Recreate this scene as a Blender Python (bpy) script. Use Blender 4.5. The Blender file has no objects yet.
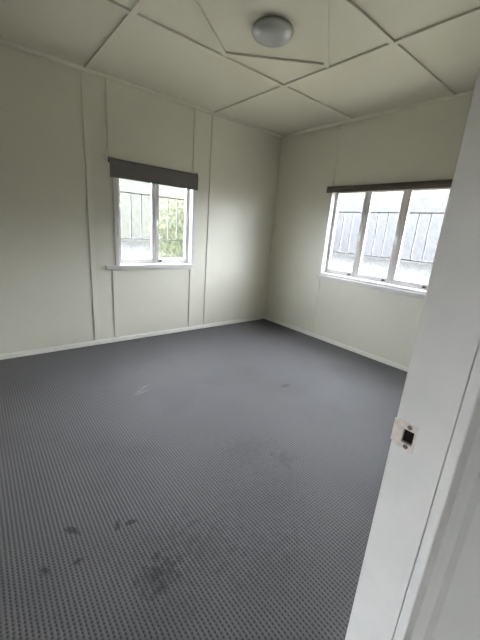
import bpy, bmesh, math, random
from mathutils import Vector, Matrix
random.seed(7)
S = bpy.context.scene
C = S.collection
PI = math.pi
H = 2.7

# ------------------------------------------------------------------ materials
def mat(name, col, rough=0.6, spec=0.4, var=0.0, vscale=3.0, bump=0.0, bscale=120.0, metal=0.0, tint=None):
    m = bpy.data.materials.new(name); m.use_nodes = True
    nt = m.node_tree; b = nt.nodes['Principled BSDF']
    b.inputs['Base Color'].default_value = (*col, 1)
    b.inputs['Roughness'].default_value = rough
    b.inputs['Specular IOR Level'].default_value = spec
    b.inputs['Metallic'].default_value = metal
    tc = nt.nodes.new('ShaderNodeTexCoord')
    n = nt.nodes.new('ShaderNodeTexNoise'); n.inputs['Scale'].default_value = vscale
    n.inputs['Detail'].default_value = 5
    nt.links.new(tc.outputs['Object'], n.inputs['Vector'])
    r = nt.nodes.new('ShaderNodeMix'); r.data_type = 'RGBA'
    t = tint or tuple(c * (1 - var) for c in col)
    r.inputs['A'].default_value = (*col, 1)
    r.inputs['B'].default_value = (*t, 1)
    cr = nt.nodes.new('ShaderNodeMapRange'); cr.inputs['From Min'].default_value = .4; cr.inputs['From Max'].default_value = .75
    nt.links.new(n.outputs['Fac'], cr.inputs['Value'])
    nt.links.new(cr.outputs['Result'], r.inputs['Factor'])
    nt.links.new(r.outputs['Result'], b.inputs['Base Color'])
    if bump:
        n2 = nt.nodes.new('ShaderNodeTexNoise'); n2.inputs['Scale'].default_value = bscale
        n2.inputs['Detail'].default_value = 3
        nt.links.new(tc.outputs['Object'], n2.inputs['Vector'])
        bp = nt.nodes.new('ShaderNodeBump'); bp.inputs['Strength'].default_value = bump; bp.inputs['Distance'].default_value = .002
        nt.links.new(n2.outputs['Fac'], bp.inputs['Height'])
        nt.links.new(bp.outputs['Normal'], b.inputs['Normal'])
    return m

M = {}
M['wall'] = mat('wall_paint', (.61, .592, .505), .45, .35, .03, 1.2, .05, 60)
M['ceil'] = mat('ceiling_paint', (.62, .60, .505), .5, .3, .03, 1.0, .05, 60)
M['trim'] = mat('trim_paint', (.70, .69, .63), .35, .4, .02, 4)
M['white'] = mat('window_white', (.56, .55, .53), .35, .4, .02, 6)
M['jamb'] = mat('jamb_paint', (.79, .772, .745), .34, .45, .0, 9, .12, 30, tint=(.73, .72, .70))
M['hall'] = mat('hall_paint', (.48, .47, .435), .5, .3, .03, 2)
M['blind'] = mat('blind_fabric', (.145, .138, .13), .85, .2, .12, 60, .25, 700)
M['roll'] = mat('blind_roll_fabric', (.12, .10, .088), .8, .2, .12, 60, .2, 700)
M['black'] = mat('black_plastic', (.012, .012, .013), .4, .5)
M['plastic'] = mat('white_plastic', (.80, .80, .79), .3, .5)
M['bar'] = mat('glazing_bar_grey', (.30, .30, .31), .5, .3, .05, 20)
M['lamp_base'] = mat('lamp_rim', (.20, .195, .18), .5, .4)
M['diffuser'] = mat('opal_diffuser', (.38, .385, .385), .16, .5, .02, 5)
M['plate'] = mat('worn_plate', (.80, .73, .67), .42, .5, .0, 90, tint=(.66, .55, .48))
M['screw'] = mat('screw_metal', (.22, .17, .14), .45, .5, .3, 300, metal=.6)
M['recess'] = mat('hole_shade', (.012, .008, .006), .9, .1)
M['bounce_patch'] = mat('bounce_patch', (.20, .182, .13), .9, .1, .2, 2)
M['lawn'] = mat('lawn', (.0215, .0213, .0185), .9, .1, .3, 2)
M['leaf'] = mat('leaf_green', (.056, .064, .032), .7, .2, .2, 3, tint=(.058, .063, .036))
M['house'] = mat('sky_screen_grey', (.0375, .037, .0365), .7, .2, .05, 1)  # dark tone for the added screen that hides the low sky
M['screen_cream'] = mat('sky_screen_cream', (.036, .036, .028), .7, .2, .05, 1)
M['stem'] = mat('stem_brown', (.16, .11, .07), .8, .2, .3, 8)

def glass():
    m = bpy.data.materials.new('frosted_glass'); m.use_nodes = True
    nt = m.node_tree; nt.nodes.clear()
    o = nt.nodes.new('ShaderNodeOutputMaterial'); g = nt.nodes.new('ShaderNodeBsdfGlass')
    g.inputs['Color'].default_value = (.95, .965, .975, 1); g.inputs['Roughness'].default_value = .2; g.inputs['IOR'].default_value = 1.08
    tc = nt.nodes.new('ShaderNodeTexCoord')
    v = nt.nodes.new('ShaderNodeTexVoronoi'); v.inputs['Scale'].default_value = 75
    n = nt.nodes.new('ShaderNodeTexNoise'); n.inputs['Scale'].default_value = 45; n.inputs['Detail'].default_value = 2
    a = nt.nodes.new('ShaderNodeMath'); a.operation = 'ADD'
    b = nt.nodes.new('ShaderNodeBump'); b.inputs['Strength'].default_value = .08; b.inputs['Distance'].default_value = .004
    nt.links.new(tc.outputs['Object'], v.inputs['Vector']); nt.links.new(tc.outputs['Object'], n.inputs['Vector'])
    nt.links.new(v.outputs['Distance'], a.inputs[0]); nt.links.new(n.outputs['Fac'], a.inputs[1])
    nt.links.new(a.outputs[0], b.inputs['Height']); nt.links.new(b.outputs['Normal'], g.inputs['Normal'])
    tr = nt.nodes.new('ShaderNodeBsdfTransparent'); tr.inputs['Color'].default_value = (.97, .98, .985, 1)
    mr = nt.nodes.new('ShaderNodeMapRange'); mr.inputs['From Min'].default_value = .3; mr.inputs['From Max'].default_value = .75
    mr.inputs['To Min'].default_value = .85; mr.inputs['To Max'].default_value = .5
    mx = nt.nodes.new('ShaderNodeMixShader')
    mc = nt.nodes.new('ShaderNodeMix'); mc.data_type = 'RGBA'; mc.inputs['A'].default_value = (.80, .81, .82, 1); mc.inputs['B'].default_value = (.995, 1, 1, 1)
    n3 = nt.nodes.new('ShaderNodeTexNoise'); n3.inputs['Scale'].default_value = 38; n3.inputs['Detail'].default_value = 3
    nt.links.new(tc.outputs['Object'], n3.inputs['Vector'])
    m3 = nt.nodes.new('ShaderNodeMapRange'); m3.inputs['From Min'].default_value = .36; m3.inputs['From Max'].default_value = .58
    nt.links.new(n3.outputs['Fac'], m3.inputs['Value']); nt.links.new(m3.outputs['Result'], mc.inputs['Factor']); nt.links.new(mc.outputs['Result'], tr.inputs['Color'])
    nt.links.new(n.outputs['Fac'], mr.inputs['Value']); nt.links.new(mr.outputs['Result'], mx.inputs['Fac'])
    nt.links.new(g.outputs[0], mx.inputs[1]); nt.links.new(tr.outputs[0], mx.inputs[2])
    nt.links.new(mx.outputs[0], o.inputs['Surface'])
    return m
M['glass'] = glass()

def carpet():
    m = bpy.data.materials.new('carpet_grey'); m.use_nodes = True
    nt = m.node_tree; N = nt.nodes; L = nt.links; b = N['Principled BSDF']
    b.inputs['Roughness'].default_value = .72; b.inputs['Specular IOR Level'].default_value = .42
    b.inputs['Sheen Weight'].default_value = .12; b.inputs['Sheen Roughness'].default_value = .5
    tc = N.new('ShaderNodeTexCoord'); sx = N.new('ShaderNodeSeparateXYZ'); L.new(tc.outputs['Object'], sx.inputs[0])
    def mth(op, a, c=None, d=None, clamp=False):
        n = N.new('ShaderNodeMath'); n.operation = op; n.use_clamp = clamp
        for i, q in enumerate((a, c, d)):
            if q is None: continue
            if isinstance(q, (int, float)): n.inputs[i].default_value = q
            else: L.new(q, n.inputs[i])
        return n.outputs[0]
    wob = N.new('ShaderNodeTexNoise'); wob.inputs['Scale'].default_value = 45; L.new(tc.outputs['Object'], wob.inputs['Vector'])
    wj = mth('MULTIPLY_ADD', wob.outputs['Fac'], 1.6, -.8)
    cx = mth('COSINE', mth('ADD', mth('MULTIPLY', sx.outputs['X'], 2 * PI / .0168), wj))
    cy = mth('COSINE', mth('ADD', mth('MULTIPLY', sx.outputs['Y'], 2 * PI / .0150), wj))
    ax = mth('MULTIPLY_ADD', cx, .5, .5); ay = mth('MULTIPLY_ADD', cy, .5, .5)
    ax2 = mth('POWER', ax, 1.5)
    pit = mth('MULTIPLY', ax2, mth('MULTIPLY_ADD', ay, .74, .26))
    # worn, soiled areas and spots
    big = N.new('ShaderNodeTexNoise'); big.inputs['Scale'].default_value = 1.7; big.inputs['Detail'].default_value = 6
    L.new(tc.outputs['Object'], big.inputs['Vector'])
    soil = N.new('ShaderNodeMapRange'); soil.inputs['From Min'].default_value = .5; soil.inputs['From Max'].default_value = .75; soil.inputs['To Max'].default_value = .28
    L.new(big.outputs['Fac'], soil.inputs['Value'])
    jit = N.new('ShaderNodeTexNoise'); jit.inputs['Scale'].default_value = 28; jit.inputs['Detail'].default_value = 4
    L.new(tc.outputs['Object'], jit.inputs['Vector'])
    def spot(x, y, rx, ry, amt, ang=0.0):
        ca, sa = math.cos(ang), math.sin(ang)
        dx = mth('SUBTRACT', sx.outputs['X'], x); dy = mth('SUBTRACT', sx.outputs['Y'], y)
        u = mth('DIVIDE', mth('ADD', mth('MULTIPLY', dx, ca), mth('MULTIPLY', dy, sa)), rx)
        w = mth('DIVIDE', mth('SUBTRACT', mth('MULTIPLY', dy, ca), mth('MULTIPLY', dx, sa)), ry)
        r = mth('SQRT', mth('ADD', mth('MULTIPLY', u, u), mth('MULTIPLY', w, w)))
        r = mth('ADD', r, mth('MULTIPLY_ADD', jit.outputs['Fac'], 2.8, -1.4))
        return mth('MULTIPLY', mth('SUBTRACT', 1.15, r, clamp=True), amt)
    dirt = soil.outputs['Result']
    for a in [(-3.385, -2.33, .016, .045, .75, .5), (-3.205, -2.42, .014, .032, .6, -.5), (-3.15, -2.45, .018, .016, .6),
              (-3.51, -2.47, .015, .03, .6, .3), (-3.40, -2.50, .018, .014, .6), (-3.145, -2.745, .085, .075, .75),
              (-3.10, -2.60, .2, .22, .22), (-2.95, -2.75, .16, .2, .25), (-2.55, -2.75, .3, .22, .2),
              (-1.46, -1.86, .045, .025, .5), (-2.35, -2.35, .25, .15, .22), (-2.2, -2.55, .1, .08, .3), (-2.75, -3.0, .2, .16, .25),
              (-3.25, -2.9, .15, .1, .2)]:
        a = list(a); a[4] *= 2.3 if a[2] < .08 else 1.0
        dirt = mth('ADD', dirt, spot(*a))
    dirt = mth('MINIMUM', dirt, .92)
    scuffs = mth('ADD', spot(-2.60, -1.245, .10, .008, .3, .5), spot(-2.56, -1.22, .07, .008, .28, -.2))  # lighter scuff lines on the carpet
    scuffs = mth('ADD', scuffs, spot(-2.63, -1.30, .09, .02, .18, .2), clamp=True)
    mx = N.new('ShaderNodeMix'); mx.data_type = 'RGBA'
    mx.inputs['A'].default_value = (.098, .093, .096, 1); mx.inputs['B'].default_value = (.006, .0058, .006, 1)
    L.new(pit, mx.inputs['Factor'])  # shade down in the pits between loops, painted as near-black colour
    m2 = N.new('ShaderNodeMix'); m2.data_type = 'RGBA'; m2.inputs['B'].default_value = (.016, .014, .013, 1)
    L.new(mx.outputs['Result'], m2.inputs['A']); L.new(dirt, m2.inputs['Factor'])
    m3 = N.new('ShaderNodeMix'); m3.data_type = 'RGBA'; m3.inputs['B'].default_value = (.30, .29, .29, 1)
    L.new(m2.outputs['Result'], m3.inputs['A']); L.new(scuffs, m3.inputs['Factor'])
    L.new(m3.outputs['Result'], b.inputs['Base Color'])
    bp = N.new('ShaderNodeBump'); bp.inputs['Strength'].default_value = .35; bp.inputs['Distance'].default_value = .004; bp.invert = True
    L.new(pit, bp.inputs['Height']); L.new(bp.outputs['Normal'], b.inputs['Normal'])
    return m
M['carpet'] = carpet()

# ------------------------------------------------------------------ helpers
def tag(o, label, cat, group=None, kind=None):
    o['label'] = label; o['category'] = cat
    if group: o['group'] = group
    if kind: o['kind'] = kind
    return o
def box(bm, x0, x1, y0, y1, z0, z1):
    v = [bm.verts.new(p) for p in ((x0,y0,z0),(x1,y0,z0),(x1,y1,z0),(x0,y1,z0),(x0,y0,z1),(x1,y0,z1),(x1,y1,z1),(x0,y1,z1))]
    for f in ((3,2,1,0),(4,5,6,7),(0,1,5,4),(1,2,6,5),(2,3,7,6),(3,0,4,7)):
        bm.faces.new([v[i] for i in f])
def prism(bm, pts, axis, a, b):
    """extrude a closed 2-D outline along an axis (0 x: pts are y,z; 1 y: pts are x,z; 2 z: pts are x,y)"""
    def P(p, t):
        return {0: (t, p[0], p[1]), 1: (p[0], t, p[1]), 2: (p[0], p[1], t)}[axis]
    A = [bm.verts.new(P(p, a)) for p in pts]; B = [bm.verts.new(P(p, b)) for p in pts]
    n = len(pts)
    bm.faces.new(A); bm.faces.new(B[::-1])
    for i in range(n):
        bm.faces.new((A[i], B[i], B[(i+1) % n], A[(i+1) % n]))
def lathe(bm, prof, c, axis='z', seg=48):
    rings = []
    for r, h in prof:
        ring = []
        for k in range(seg):
            a = 2 * PI * k / seg; u, w = r * math.cos(a), r * math.sin(a)
            p = {'z': (u, w, h), 'x': (h, u, w), 'y': (w, h, u)}[axis]
            ring.append(bm.verts.new(Vector(c) + Vector(p)))
        rings.append(ring)
    for i in range(len(rings) - 1):
        for k in range(seg):
            bm.faces.new((rings[i][k], rings[i][(k+1) % seg], rings[i+1][(k+1) % seg], rings[i+1][k]))
    bm.faces.new(rings[0][::-1]); bm.faces.new(rings[-1])
def link(name, bm, m, parent=None, smooth=False, bevel=0.0, loc=None):
    bmesh.ops.recalc_face_normals(bm, faces=bm.faces)
    me = bpy.data.meshes.new(name); bm.to_mesh(me); bm.free()
    me.materials.append(m)
    o = bpy.data.objects.new(name, me); C.objects.link(o)
    if smooth:
        for p in me.polygons: p.use_smooth = True
        md = o.modifiers.new('edge_split', 'EDGE_SPLIT'); md.split_angle = math.radians(38)
    if bevel:
        md = o.modifiers.new('bevel', 'BEVEL'); md.width = bevel; md.segments = 2; md.limit_method = 'ANGLE'
    if parent is not None:
        o.parent = parent; o.matrix_parent_inverse = Matrix.Translation(parent.location).inverted()
    return o
def empty(name, loc):
    o = bpy.data.objects.new(name, None); C.objects.link(o); o.location = loc; o.empty_display_size = .05
    return o
def boxes(name, m, bs, parent=None, bevel=0.0):
    bm = bmesh.new()
    for b in bs: box(bm, *b)
    return link(name, bm, m, parent, bevel=bevel)
def structure(o, label, cat): return tag(o, label, cat, kind='structure')

# ------------------------------------------------------------------ room shell
XL, YF = -3.95, -3.445          # room face of the left wall and of the door wall
HX0, HY0 = -5.6, -4.75           # hallway extents
HXR = -2.90                      # hallway's end wall beside the door
JX = -2.978                      # face of the door jamb
OL, OR, OT = -3.815, -2.940, 2.08   # rough door opening in the door wall

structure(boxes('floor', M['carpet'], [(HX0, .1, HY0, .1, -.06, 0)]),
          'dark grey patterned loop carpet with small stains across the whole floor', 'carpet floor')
structure(boxes('ceiling', M['ceil'], [(HX0, .1, HY0, .1, H, H + .06)]), 'off-white sheeted ceiling over the room', 'ceiling')
W1 = (-2.382, -1.374, .868, 1.992)       # wall opening of the two-sash window (x0,x1,z0,z1)
W2 = (-2.402, -.972, .868, 1.962)        # wall opening of the three-sash window (y0,y1,z0,z1)
T = .11
structure(boxes('wall_back', M['wall'], [(XL, W1[0], 0, T, 0, H), (W1[1], T, 0, T, 0, H),
          (W1[0], W1[1], 0, T, 0, W1[2]), (W1[0], W1[1], 0, T, W1[3], H)]),
          'off-white panelled wall with the two-sash window', 'wall')
structure(boxes('wall_right', M['wall'], [(0, T, HY0, W2[0], 0, H), (0, T, W2[1], 0, 0, H),
          (0, T, W2[0], W2[1], 0, W2[2]), (0, T, W2[0], W2[1], W2[3], H)]),
          'off-white panelled wall with the three-sash window', 'wall')
structure(boxes('wall_left', M['wall'], [(XL - .09, XL, YF, T, 0, H)]), 'off-white wall facing the three-sash window', 'wall')
structure(boxes('wall_front', M['wall'], [(XL - .09, OL, -3.53, YF, 0, H), (OR, 0, -3.53, YF, 0, H), (OL, OR, -3.53, YF, OT, H)]),
          'off-white wall that holds the doorway', 'wall')
# hallway behind the camera
structure(boxes('wall_hall_side', M['hall'], [(HXR, HXR + .08, HY0, -3.53, 0, H)]), 'pale hallway wall just beside the door jamb', 'wall')
structure(boxes('wall_hall_back', M['hall'], [(HX0, HXR + .08, HY0 - .08, HY0, 0, H)]), 'pale hallway wall opposite the doorway', 'wall')
structure(boxes('wall_hall_front', M['hall'], [(HX0, XL - .09, -3.53, YF, 0, H)]), 'pale hallway wall beyond the doorway', 'wall')

structure(boxes('wall_hall_end', M['hall'], [(HX0 - .08, HX0, HY0, -4.12, 0, H), (HX0 - .08, HX0, -3.86, YF, 0, H),
          (HX0 - .08, HX0, -4.12, -3.86, 0, .3), (HX0 - .08, HX0, -4.12, -3.86, 1.7, H)]), 'pale hallway end wall with an added opening that lets in daylight', 'wall')  # unseen opening, added and sized to light the hallway and jamb
# baseboards and cornices
def base_prof(t=.016, h=.05):
    return [(0, 0), (t, 0), (t, h - .012), (t - .005, h - .003), (t - .009, h), (0, h)]
bm = bmesh.new(); prism(bm, [(-a, z) for a, z in base_prof()], 0, XL, 0)
structure(link('baseboard_back', bm, M['trim']), 'low white baseboard under the two-sash window wall', 'baseboard')
bm = bmesh.new(); prism(bm, [(-a, z) for a, z in base_prof()], 1, YF, -.016)
structure(link('baseboard_right', bm, M['trim']), 'low white baseboard under the three-sash window wall', 'baseboard')
bm = bmesh.new(); prism(bm, [(XL + a, z) for a, z in base_prof()], 1, YF, -.016)
structure(link('baseboard_left', bm, M['trim']), 'low white baseboard along the wall facing the three-sash window', 'baseboard')
cp = [(0, H), (.022, H), (.022, H - .005), (.017, H - .014), (.010, H - .021), (.005, H - .025), (0, H - .027)]
n_trim = [0]
def trim(bm, label, bevel=0.0):
    n_trim[0] += 1
    return structure(link('trim_%d' % n_trim[0], bm, M['wall'] if 'wall' in label or 'window' in label else M['ceil'], bevel=bevel), label, 'trim')
bm = bmesh.new(); prism(bm, [(-a, z) for a, z in cp], 0, XL, 0)
trim(bm, 'narrow cornice along the top of the two-sash window wall')
bm = bmesh.new(); prism(bm, [(-a, z) for a, z in cp], 1, YF, -.03)
trim(bm, 'narrow cornice along the top of the three-sash window wall')

# cover battens on the walls
BT = .011; BW = .042; ZT = H - .027; ZB = .05
def vb(x, z0, z1, label):
    bm = bmesh.new(); box(bm, x, x + BW, -BT, 0, z0, z1); trim(bm, label, .002)
vb(-2.640, ZB, ZT, 'full-height wall batten furthest from the room corner, beside the two-sash window')
vb(-2.418, 1.995, ZT, 'short wall batten rising above the left edge of the two-sash window')
vb(-2.418, ZB, .838, 'short wall batten under the left end of the two-sash window')
vb(-1.434, 1.995, ZT, 'short wall batten rising above the right edge of the two-sash window')
vb(-1.434, ZB, .838, 'short wall batten under the right end of the two-sash window')
vb(-1.189, ZB, ZT, 'full-height wall batten between the two-sash window and the room corner')
for z0, z1, lab in ((1.966, ZT, 'thin wall batten rising above the three-sash window'), (ZB, .826, 'thin wall batten under the left end of the three-sash window')):
    bm = bmesh.new(); box(bm, -.010, 0, -1.000, -.958, z0, z1); trim(bm, lab, .002)

# ceiling battens
CT = .015
CXA, CXB = -2.613, -1.180      # battens running along y (face nearest camera)
CYA, CYB = -2.215, -1.166
def cb(x0, x1, y0, y1, label):
    bm = bmesh.new(); box(bm, x0, x1, y0, y1, H - CT, H); trim(bm, label, .002)
CW = .040
cb(CXA, CXA + CW, YF, -.03, 'ceiling batten meeting the two-sash wall at the far batten')
cb(CXB, CXB + CW, YF, -.03, 'ceiling batten meeting the two-sash wall near the room corner')
def seg_cb(y, label):
    for (a, b, t) in ((XL, CXA, 'first stretch'), (CXA + CW, CXB, 'middle stretch'), (CXB + CW, -.03, 'stretch reaching the three-sash wall')):
        cb(a, b, y, y + CW, label + ', ' + t)
seg_cb(CYB, 'ceiling batten parallel to the two-sash wall, nearer to it')
seg_cb(CYA, 'ceiling batten parallel to the two-sash wall, nearer to the doorway')
cxm, cym = (CXA + CW + CXB) / 2, (CYA + CW + CYB) / 2
# diamond of battens around the lamp, vertices at the middles of the cell's sides
Vs = [(cxm, CYB), (CXB, cym), (cxm, CYA + CW), (CXA + CW, cym)]
for i, lab in enumerate(('diagonal ceiling batten before the lamp, between lamp and room corner', 'diagonal ceiling batten beside the lamp towards the three-sash window',
                         'diagonal ceiling batten beside the lamp towards the doorway', 'diagonal ceiling batten beside the lamp towards the two-sash wall')):
    p = Vector(Vs[i]); q = Vector(Vs[(i + 1) % 4]); cen = Vector((cxm, cym))
    d = (q - p).normalized(); n = Vector((-d.y, d.x))
    if (cen - p).dot(n) < 0: n = -n
    p2 = p + d * .0; q2 = q - d * .0
    # inner edge parallel, ends mitred to the cell's axes
    def inner(v): return cen + (v - cen) * (1 - CW / abs((cen - p).dot(n)))
    pts = [tuple(p), tuple(q), tuple(inner(q)), tuple(inner(p))]
    bm = bmesh.new(); prism(bm, pts, 2, H - CT, H); trim(bm, lab)

# ------------------------------------------------------------------ windows
SILLZ, HEADZ = .900, 1.948
def window(name, label, n, ext, horn, P, sz=(.855, .902)):
    """P maps (u along wall, d depth outwards, z) boxes to world boxes; u runs from far left to right in the photo"""
    u0, edges, u1, oz1 = ext
    def B(a, b, d0, d1, z0, z1): return P(a, b, d0, d1, z0, z1)
    mid = P((u0 + u1) / 2, (u0 + u1) / 2, 0, 0, .868, .868)
    root = empty(name, (mid[0], mid[2], .868)); structure(root, label, 'window')
    boxes('window_frame', M['white'], [B(u0, edges[0], -.012, .118, .868, oz1), B(edges[-1], u1, -.012, .118, .868, oz1),
          B(edges[0], edges[-1], -.012, .118, HEADZ, oz1), B(edges[0], edges[-1], -.012, .118, .868, SILLZ)], root, .0025)
    boxes('window_sill', M['white'], [B(horn[0], horn[1], -.036, -.0122, sz[0], sz[1])], root, .004)
    for i in range(n):
        a, b = edges[i] + .002, edges[i + 1] - .002
        st, rb, rt, d0, d1 = .043, .062, .044, .066, .104
        sash = boxes('sash', M['white'], [B(a, a + st, d0, d1, SILLZ + .004, HEADZ - .004), B(b - st, b, d0, d1, SILLZ + .004, HEADZ - .004),
                     B(a + st, b - st, d0, d1, SILLZ + .004, SILLZ + .004 + rb), B(a + st, b - st, d0, d1, HEADZ - .004 - rt, HEADZ - .004)], root)
        md = sash.modifiers.new('bevel', 'BEVEL'); md.width = .002; md.segments = 1; md.limit_method = 'ANGLE'
        g0, g1, z0, z1 = a + st, b - st, SILLZ + .004 + rb, HEADZ - .004 - rt
        pane = boxes('glass_pane', M['glass'], [B(g0 - .004, g1 + .004, .083, .088, z0 - .004, z1 + .004)], root)
        pane.parent = sash; pane.matrix_parent_inverse = Matrix.Identity(4)
        w = (g1 - g0); hb = .006
        bs = [B(g0, g1, .076, .083, 1.190 - hb, 1.190 + hb), B(g0, g1, .076, .083, 1.680 - hb, 1.680 + hb)]
        for k in (1, 2):
            uc = g0 + w * k / 3
            bs.append(B(uc - hb * .85, uc + hb * .85, .076, .083, 1.196, 1.674))
        gb = boxes('glazing_bars', M['bar'], bs, root)
        gb['label'] = 'thin grey bars dividing the frosted pane'
        subs = [pane, gb]
        # casement catch on the meeting stile, and black stay peg on the bottom rail
        cu = {'w1': [None, a + .018][i] if n == 2 else None}.get('w1') if n == 2 else (b - .018 if i < n - 1 else None)
        if cu is not None:
            ct = boxes('catch', M['plastic'], [B(cu - .011, cu + .011, .058, .066, 1.34, 1.41), B(cu - .007, cu + .007, .042, .058, 1.365, 1.385),
                       B(cu - .009, cu + .009, .036, .046, 1.35, 1.43)], root, .002); subs.append(ct)
        pu = (a + .055 if i == 1 else None) if n == 2 else b - .075
        if pu is not None:
            pg = boxes('stay_peg', M['black'], [B(pu - .02, pu + .02, .050, .066, .926, .940), B(pu - .006, pu + .012, .036, .052, .930, .950)], root, .002)
            pg['label'] = 'black stay peg'; subs.append(pg)
        for s in subs[1:]:
            s.parent = sash; s.matrix_parent_inverse = pane.matrix_parent_inverse.copy()
    return root
PA = lambda a, b, d0, d1, z0, z1: (a, b, d0, d1, z0, z1)
def PB(a, b, d0, d1, z0, z1): return (d0, d1, -b, -a, z0, z1)
window('window_1', 'white two-sash casement window with frosted panes and green garden behind', 2,
       (W1[0], [-2.330, -1.878, -1.426], W1[1], W1[3]), (-2.490, -1.408), PA)
window('window_2', 'white three-sash casement window with frosted panes, bright white behind', 3,
       (-W2[1], [1.010, 1.461, 1.912, 2.364], -W2[0], W2[3]), (.955, 2.43), PB, (.826, .874))

# ------------------------------------------------------------------ roller blinds
b1 = empty('roller_blind', (-1.90, 0, 1.99))
tag(b1, 'charcoal roller blind lowered slightly over the two-sash window', 'blind')
X0, X1 = -2.440, -1.384
bm = bmesh.new(); lathe(bm, [(.021, X0 + .012), (.021, X1 - .006)], (0, -.040, 1.957), 'x', 32)
link('roller_tube', bm, M['blind'], b1, smooth=True)
bm = bmesh.new()
prof = []
for k in range(9):                       # fabric leaving the top of the roll and hanging straight
    a = PI * .5 + PI * .5 * k / 8
    prof.append((-.040 + .0235 * math.cos(a), 1.957 + .0235 * math.sin(a)))
prof += [(-.0640, 1.93), (-.0642, 1.86), (-.0640, 1.802)]
inn = [(-.0622, 1.802), (-.0624, 1.86), (-.0622, 1.93)] + [(-.040 + .0215 * math.cos(PI * .5 + PI * .5 * k / 8), 1.957 + .0215 * math.sin(PI * .5 + PI * .5 * k / 8)) for k in range(8, -1, -1)]
prism(bm, prof + inn, 0, X0 + .014, X1 - .004); bf = link('blind_fabric', bm, M['blind'], b1, smooth=True)
bm = bmesh.new(); box(bm, X0 + .014, X1 - .004, -.0668, -.0605, 1.797, 1.813); hb_ = link('hem_bar', bm, M['blind'], b1, bevel=.002); hb_.parent = bf; hb_.matrix_parent_inverse = Matrix.Identity(4)
boxes('bracket', M['plastic'], [(X0 - .004, X0 + .001, -.052, 0, 1.938, 2.002), (X0 - .018, X0 - .004, -.022, 0, 1.972, 2.006), (X0 - .018, X0 + .03, -.045, 0, 2.002, 2.008)], b1, .001)
boxes('bracket', M['plastic'], [(X1 - .001, X1 + .004, -.052, 0, 1.938, 2.002), (X1 - .03, X1 + .004, -.045, 0, 2.002, 2.008)], b1, .001)
bm = bmesh.new(); lathe(bm, [(.019, X0 + .002), (.021, X0 + .005), (.021, X0 + .013)], (0, -.040, 1.957), 'x', 24)
o = link('end_cap', bm, M['black'], b1, smooth=True); o['label'] = 'black end cap'

b2 = empty('roller_blind', (0, -1.7, 1.975))
tag(b2, 'dark brown roller blind fully rolled up above the three-sash window', 'blind')
Y0, Y1 = -2.452, -.955
bm = bmesh.new(); lathe(bm, [(.032, Y0 + .01), (.0335, Y0 + .012), (.0335, Y1 - .012), (.032, Y1 - .01)], (-.042, 0, 1.938), 'y', 40)
bf = link('rolled_fabric', bm, M['roll'], b2, smooth=True)
bm = bmesh.new(); box(bm, -.0775, -.071, Y0 + .012, Y1 - .012, 1.897, 1.925); hb_ = link('hem_bar', bm, M['roll'], b2, bevel=.002); hb_.parent = bf; hb_.matrix_parent_inverse = Matrix.Identity(4)
for y in (Y0, Y1):
    boxes('bracket', M['plastic'], [(-.06, 0, y - .0025, y + .0025, 1.925, 1.978)], b2, .001)
for ya, yb in ((Y0 + .003, Y0 + .0115), (Y1 - .0115, Y1 - .003)):
    bm = bmesh.new(); lathe(bm, [(.024, ya), (.024, yb)], (-.042, 0, 1.941), 'y', 24)
    o = link('end_cap', bm, M['black'], b2, smooth=True); o['label'] = 'black end cap'

# ------------------------------------------------------------------ ceiling lamp
lc = (-1.842, -1.698, H)
lamp = empty('ceiling_light', lc); tag(lamp, 'round flush ceiling light with opal dome, switched off, inside the diamond of battens', 'ceiling light')
bm = bmesh.new(); lathe(bm, [(.130, 0), (.135, -.003), (.135, -.012), (.131, -.015), (.10, -.015)], lc, 'z', 64)
link('lamp_base', bm, M['lamp_base'], lamp, smooth=True)
bm = bmesh.new()
prof = [(.122, -.0155), (.1405, -.0165), (.1425, -.023)]
for k in range(1, 15):
    a = PI / 2 * k / 14
    prof.append((max(.1425 * math.cos(a) ** .8, .002), -.023 - .055 * math.sin(a)))
lathe(bm, prof, lc, 'z', 64); link('diffuser', bm, M['diffuser'], lamp, smooth=True)

# ------------------------------------------------------------------ doorway
dr = empty('door_1', (-3.38, -3.49, 0))
structure(dr, 'white painted door frame with a metal strike plate, in the foreground', 'door frame')
HY, HZ0, HZ1 = (-3.4730, -3.4530), 1.0105, 1.0385       # latch hole
def jprof(y0, y1, x0=JX, x1=OR, r0=0.0, r1=0.0):
    pts = []
    if r1: pts += [(x0 + r1 - r1 * math.cos(PI / 2 * k / 4), y1 - r1 + r1 * math.sin(PI / 2 * k / 4)) for k in range(5)]
    else: pts.append((x0, y1))
    pts += [(x1, y1), (x1, y0)]
    if r0: pts += [(x0 + r0 - r0 * math.sin(PI / 2 * k / 4), y0 + r0 - r0 * math.cos(PI / 2 * k / 4)) for k in range(5)]
    else: pts.append((x0, y0))
    return pts
bm = bmesh.new()
JY0, JY1 = -3.5280, -3.435
prism(bm, jprof(JY0, JY1, r0=.0015, r1=.003), 2, 0, HZ0)
prism(bm, jprof(JY0, JY1, r0=.0015, r1=.003), 2, HZ1, 2.045)
prism(bm, jprof(JY0, HY[0], r0=.0015), 2, HZ0, HZ1)
prism(bm, jprof(HY[1], JY1, r1=.003), 2, HZ0, HZ1)
prism(bm, jprof(HY[0], HY[1], x0=JX + .018), 2, HZ0, HZ1)
link('jamb', bm, M['jamb'], dr)
boxes('jamb', M['jamb'], [(OL, -3.777, JY0, JY1, 0, 2.045)], dr, .002)
boxes('head_jamb', M['jamb'], [(OL, OR, JY0, JY1, 2.045, OT)], dr, .002)
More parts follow.
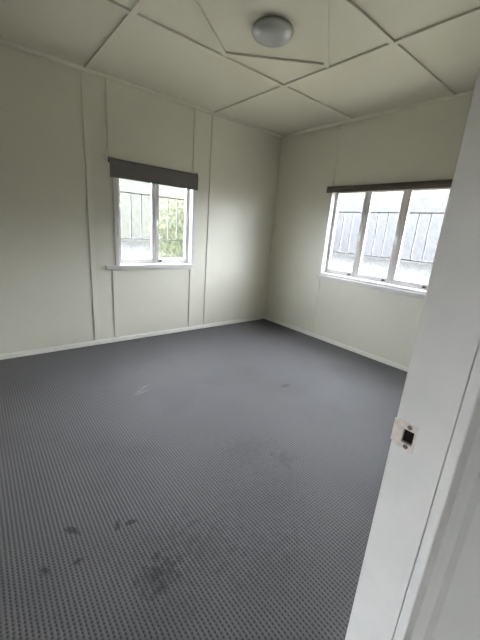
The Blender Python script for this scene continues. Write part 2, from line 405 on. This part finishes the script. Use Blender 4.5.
# hallway-side architrave: its edge stands just proud of the jamb
bm = bmesh.new(); prism(bm, jprof(-3.547, -3.5293, x0=JX + .001, x1=HXR, r0=.004, r1=.0012), 2, 0, 2.12)
link('architrave', bm, M['jamb'], dr)
boxes('architrave', M['jamb'], [(-3.86, -3.778, -3.547, -3.5293, 0, 2.12)], dr, .003)
boxes('head_architrave', M['jamb'], [(-3.778, JX + .001, -3.547, -3.5293, 2.05, 2.12)], dr, .003)
# cover strip in the hallway corner
bm = bmesh.new(); prism(bm, [(HXR, -3.547), (HXR - .010, -3.547), (HXR - .010, -3.568), (HXR, -3.580)], 2, 0, H - .001)
n_trim[0] += 1
structure(link('trim_%d' % n_trim[0], bm, M['hall']), 'pale cover strip in the hallway corner behind the door jamb', 'trim')
# strike plate with its latch hole and two screws
bm = bmesh.new()
py0, py1, pz0, pz1 = -3.4775, -3.4395, 0.9970, 1.0525
xf, xb = JX - .0016, JX - .0001
for b in ((xf, xb, py0, HY[0], pz0, pz1), (xf, xb, HY[1], py1, pz0, pz1), (xf, xb, HY[0], HY[1], pz0, HZ0), (xf, xb, HY[0], HY[1], HZ1, pz1)):
    box(bm, *b)
lip = [(xf, py1)]
for k in range(7):
    a = PI / 2 * k / 6; lip.append((JX + .0062 - .0078 * math.cos(a) , py1 + .0005 + .0078 * math.sin(a)))
lip += [(x + .0012 * (1 if i else .5), y - .0014) for i, (x, y) in reversed(list(enumerate(lip[1:])))] + [(xb, py1)]
prism(bm, lip, 2, pz0 + .006, pz1 - .004)
sp = link('strike_plate', bm, M['plate'], dr); sp['label'] = 'worn metal strike plate with latch hole'
for z in (1.0455, 1.0037):
    bm = bmesh.new(); lathe(bm, [(.0046, 0), (.0046, -.0006), (.0036, -.0012)], (xf, -3.4630, z), 'x', 20)
    box(bm, xf - .0014, xf - .0011, -3.4665, -3.4595, z - .0006, z + .0006)
    s = link('screw', bm, M['screw'], dr); s['label'] = 'dull brown screw head'
    s.parent = sp; s.matrix_parent_inverse = Matrix.Identity(4)
bm = bmesh.new(); box(bm, JX + .0045, JX + .0178, HY[0] + .0004, HY[1] - .0004, HZ0 + .0004, HZ1 - .0004)  # dark block that paints in the shade inside the latch hole
lh = link('latch_shade', bm, M['recess'], dr); lh['label'] = 'dark block painted as shade in the latch hole'

# ------------------------------------------------------------------ outside
structure(boxes('ground', M['lawn'], [(-40, 40, -40, 40, -.75, -.7)]), 'lawn outside the house', 'lawn')
structure(boxes('ground_bounce', M['bounce_patch'], [(-9, 8.5, -9, 8.5, -.7, -.66)]), 'added pale ground patch bouncing daylight up to the ceiling', 'bounce_patch')  # added near the walls to bounce daylight onto ceiling and upper walls
bs = [(32.0, 32.5, -36, 31.9, -.7, 7.0)]
for k in range(25): bs.append((31.95, 32.0, -36, 31.9, -.7 + .3 * k, -.7 + .3 * k + .28))
structure(boxes('sky_screen_right', M['house'], bs), 'added distant screen hiding the low sky outside the three-sash window', 'sky screen')  # added screen: keeps the bright low sky out of the right-hand panes
structure(boxes('sky_screen_back', M['screen_cream'], [(-30, 31.9, 32.0, 32.5, -.7, 7.0)]), 'added distant screen hiding the low sky outside the two-sash window', 'sky screen')  # added screen: keeps the bright low sky out of the back panes
hd = empty('garden_shrub', (.7, 3.4, -.7)); tag(hd, 'green shrub blurred behind the frosted panes of the two-sash window', 'shrub')
bm = bmesh.new()
for k in range(9000):
    u, w, q = random.uniform(-1, 1), random.uniform(-1, 1), random.uniform(-1, 1)
    if u*u + w*w + q**4 > 1: continue
    p = Vector((.78 + 1.2 * u, 3.4 + .6 * w, .75 + 1.4 * q))
    n = Vector((random.uniform(-1, 1), random.uniform(-1, 1), random.uniform(-.2, 1))).normalized()
    t = n.orthogonal().normalized(); s = n.cross(t); r = random.uniform(.05, .08)
    v = [bm.verts.new(p + t * r * a + s * r * .45 * b + n * .01 * c) for a, b, c in ((-1, 0, 0), (0, -1, 1), (1, 0, 0), (0, 1, 1))]
    bm.faces.new(v)
me = bpy.data.meshes.new('foliage'); bm.to_mesh(me); bm.free(); me.materials.append(M['leaf'])
o = bpy.data.objects.new('foliage', me); C.objects.link(o); o.parent = hd; o.matrix_parent_inverse = Matrix.Translation(hd.location).inverted()
bm = bmesh.new()
for dx, dy in ((0, 0), (.3, .1), (-.35, -.05)):
    lathe(bm, [(.04, -.7), (.03, .0), (.015, .9)], (.7 + dx, 3.4 + dy, 0), 'z', 10)
link('stem', bm, M['stem'], hd, smooth=True)

# ------------------------------------------------------------------ daylight
w = bpy.data.worlds.new('overcast'); S.world = w; w.use_nodes = True
nt = w.node_tree; bg = nt.nodes['Background']
tc = nt.nodes.new('ShaderNodeTexCoord'); sp_ = nt.nodes.new('ShaderNodeSeparateXYZ'); nt.links.new(tc.outputs['Generated'], sp_.inputs[0])
cr = nt.nodes.new('ShaderNodeValToRGB')
e = cr.color_ramp.elements
e[0].position = 0.0; e[0].color = (.10, .10, .10, 1); e[1].position = 1.0; e[1].color = (.36, .38, .42, 1)
m_ = e.new(.06); m_.color = (.92, .965, 1.06, 1)
m_ = e.new(.30); m_.color = (.84, .88, .96, 1)
nt.links.new(sp_.outputs['Z'], cr.inputs['Fac']); nt.links.new(cr.outputs['Color'], bg.inputs['Color'])
bg.inputs['Strength'].default_value = 65.0

# ------------------------------------------------------------------ camera
cam = bpy.data.cameras.new('camera'); co = bpy.data.objects.new('camera', cam); C.objects.link(co)
co.location = (-3.57790338, -3.65627666, 1.3812616)
co.rotation_euler = tuple(math.radians(a) for a in (74.19235, -4.140185, -38.772994))
cam.sensor_fit = 'HORIZONTAL'; cam.sensor_width = 36; cam.lens = 36 * 320.2806 / 480
cam.clip_start = .02
S.camera = co
S.view_settings.view_transform = 'Standard'; S.view_settings.look = 'None'
S.view_settings.gamma = 1; S.view_settings.use_curve_mapping = False
S.view_settings.exposure = 0.0
S.cycles.max_bounces = 16; S.cycles.diffuse_bounces = 8; S.cycles.transmission_bounces = 8; S.cycles.glossy_bounces = 4
S.cycles.sample_clamp_indirect = 0; S.cycles.caustics_refractive = True; S.cycles.caustics_reflective = False; S.cycles.blur_glossy = 0.5
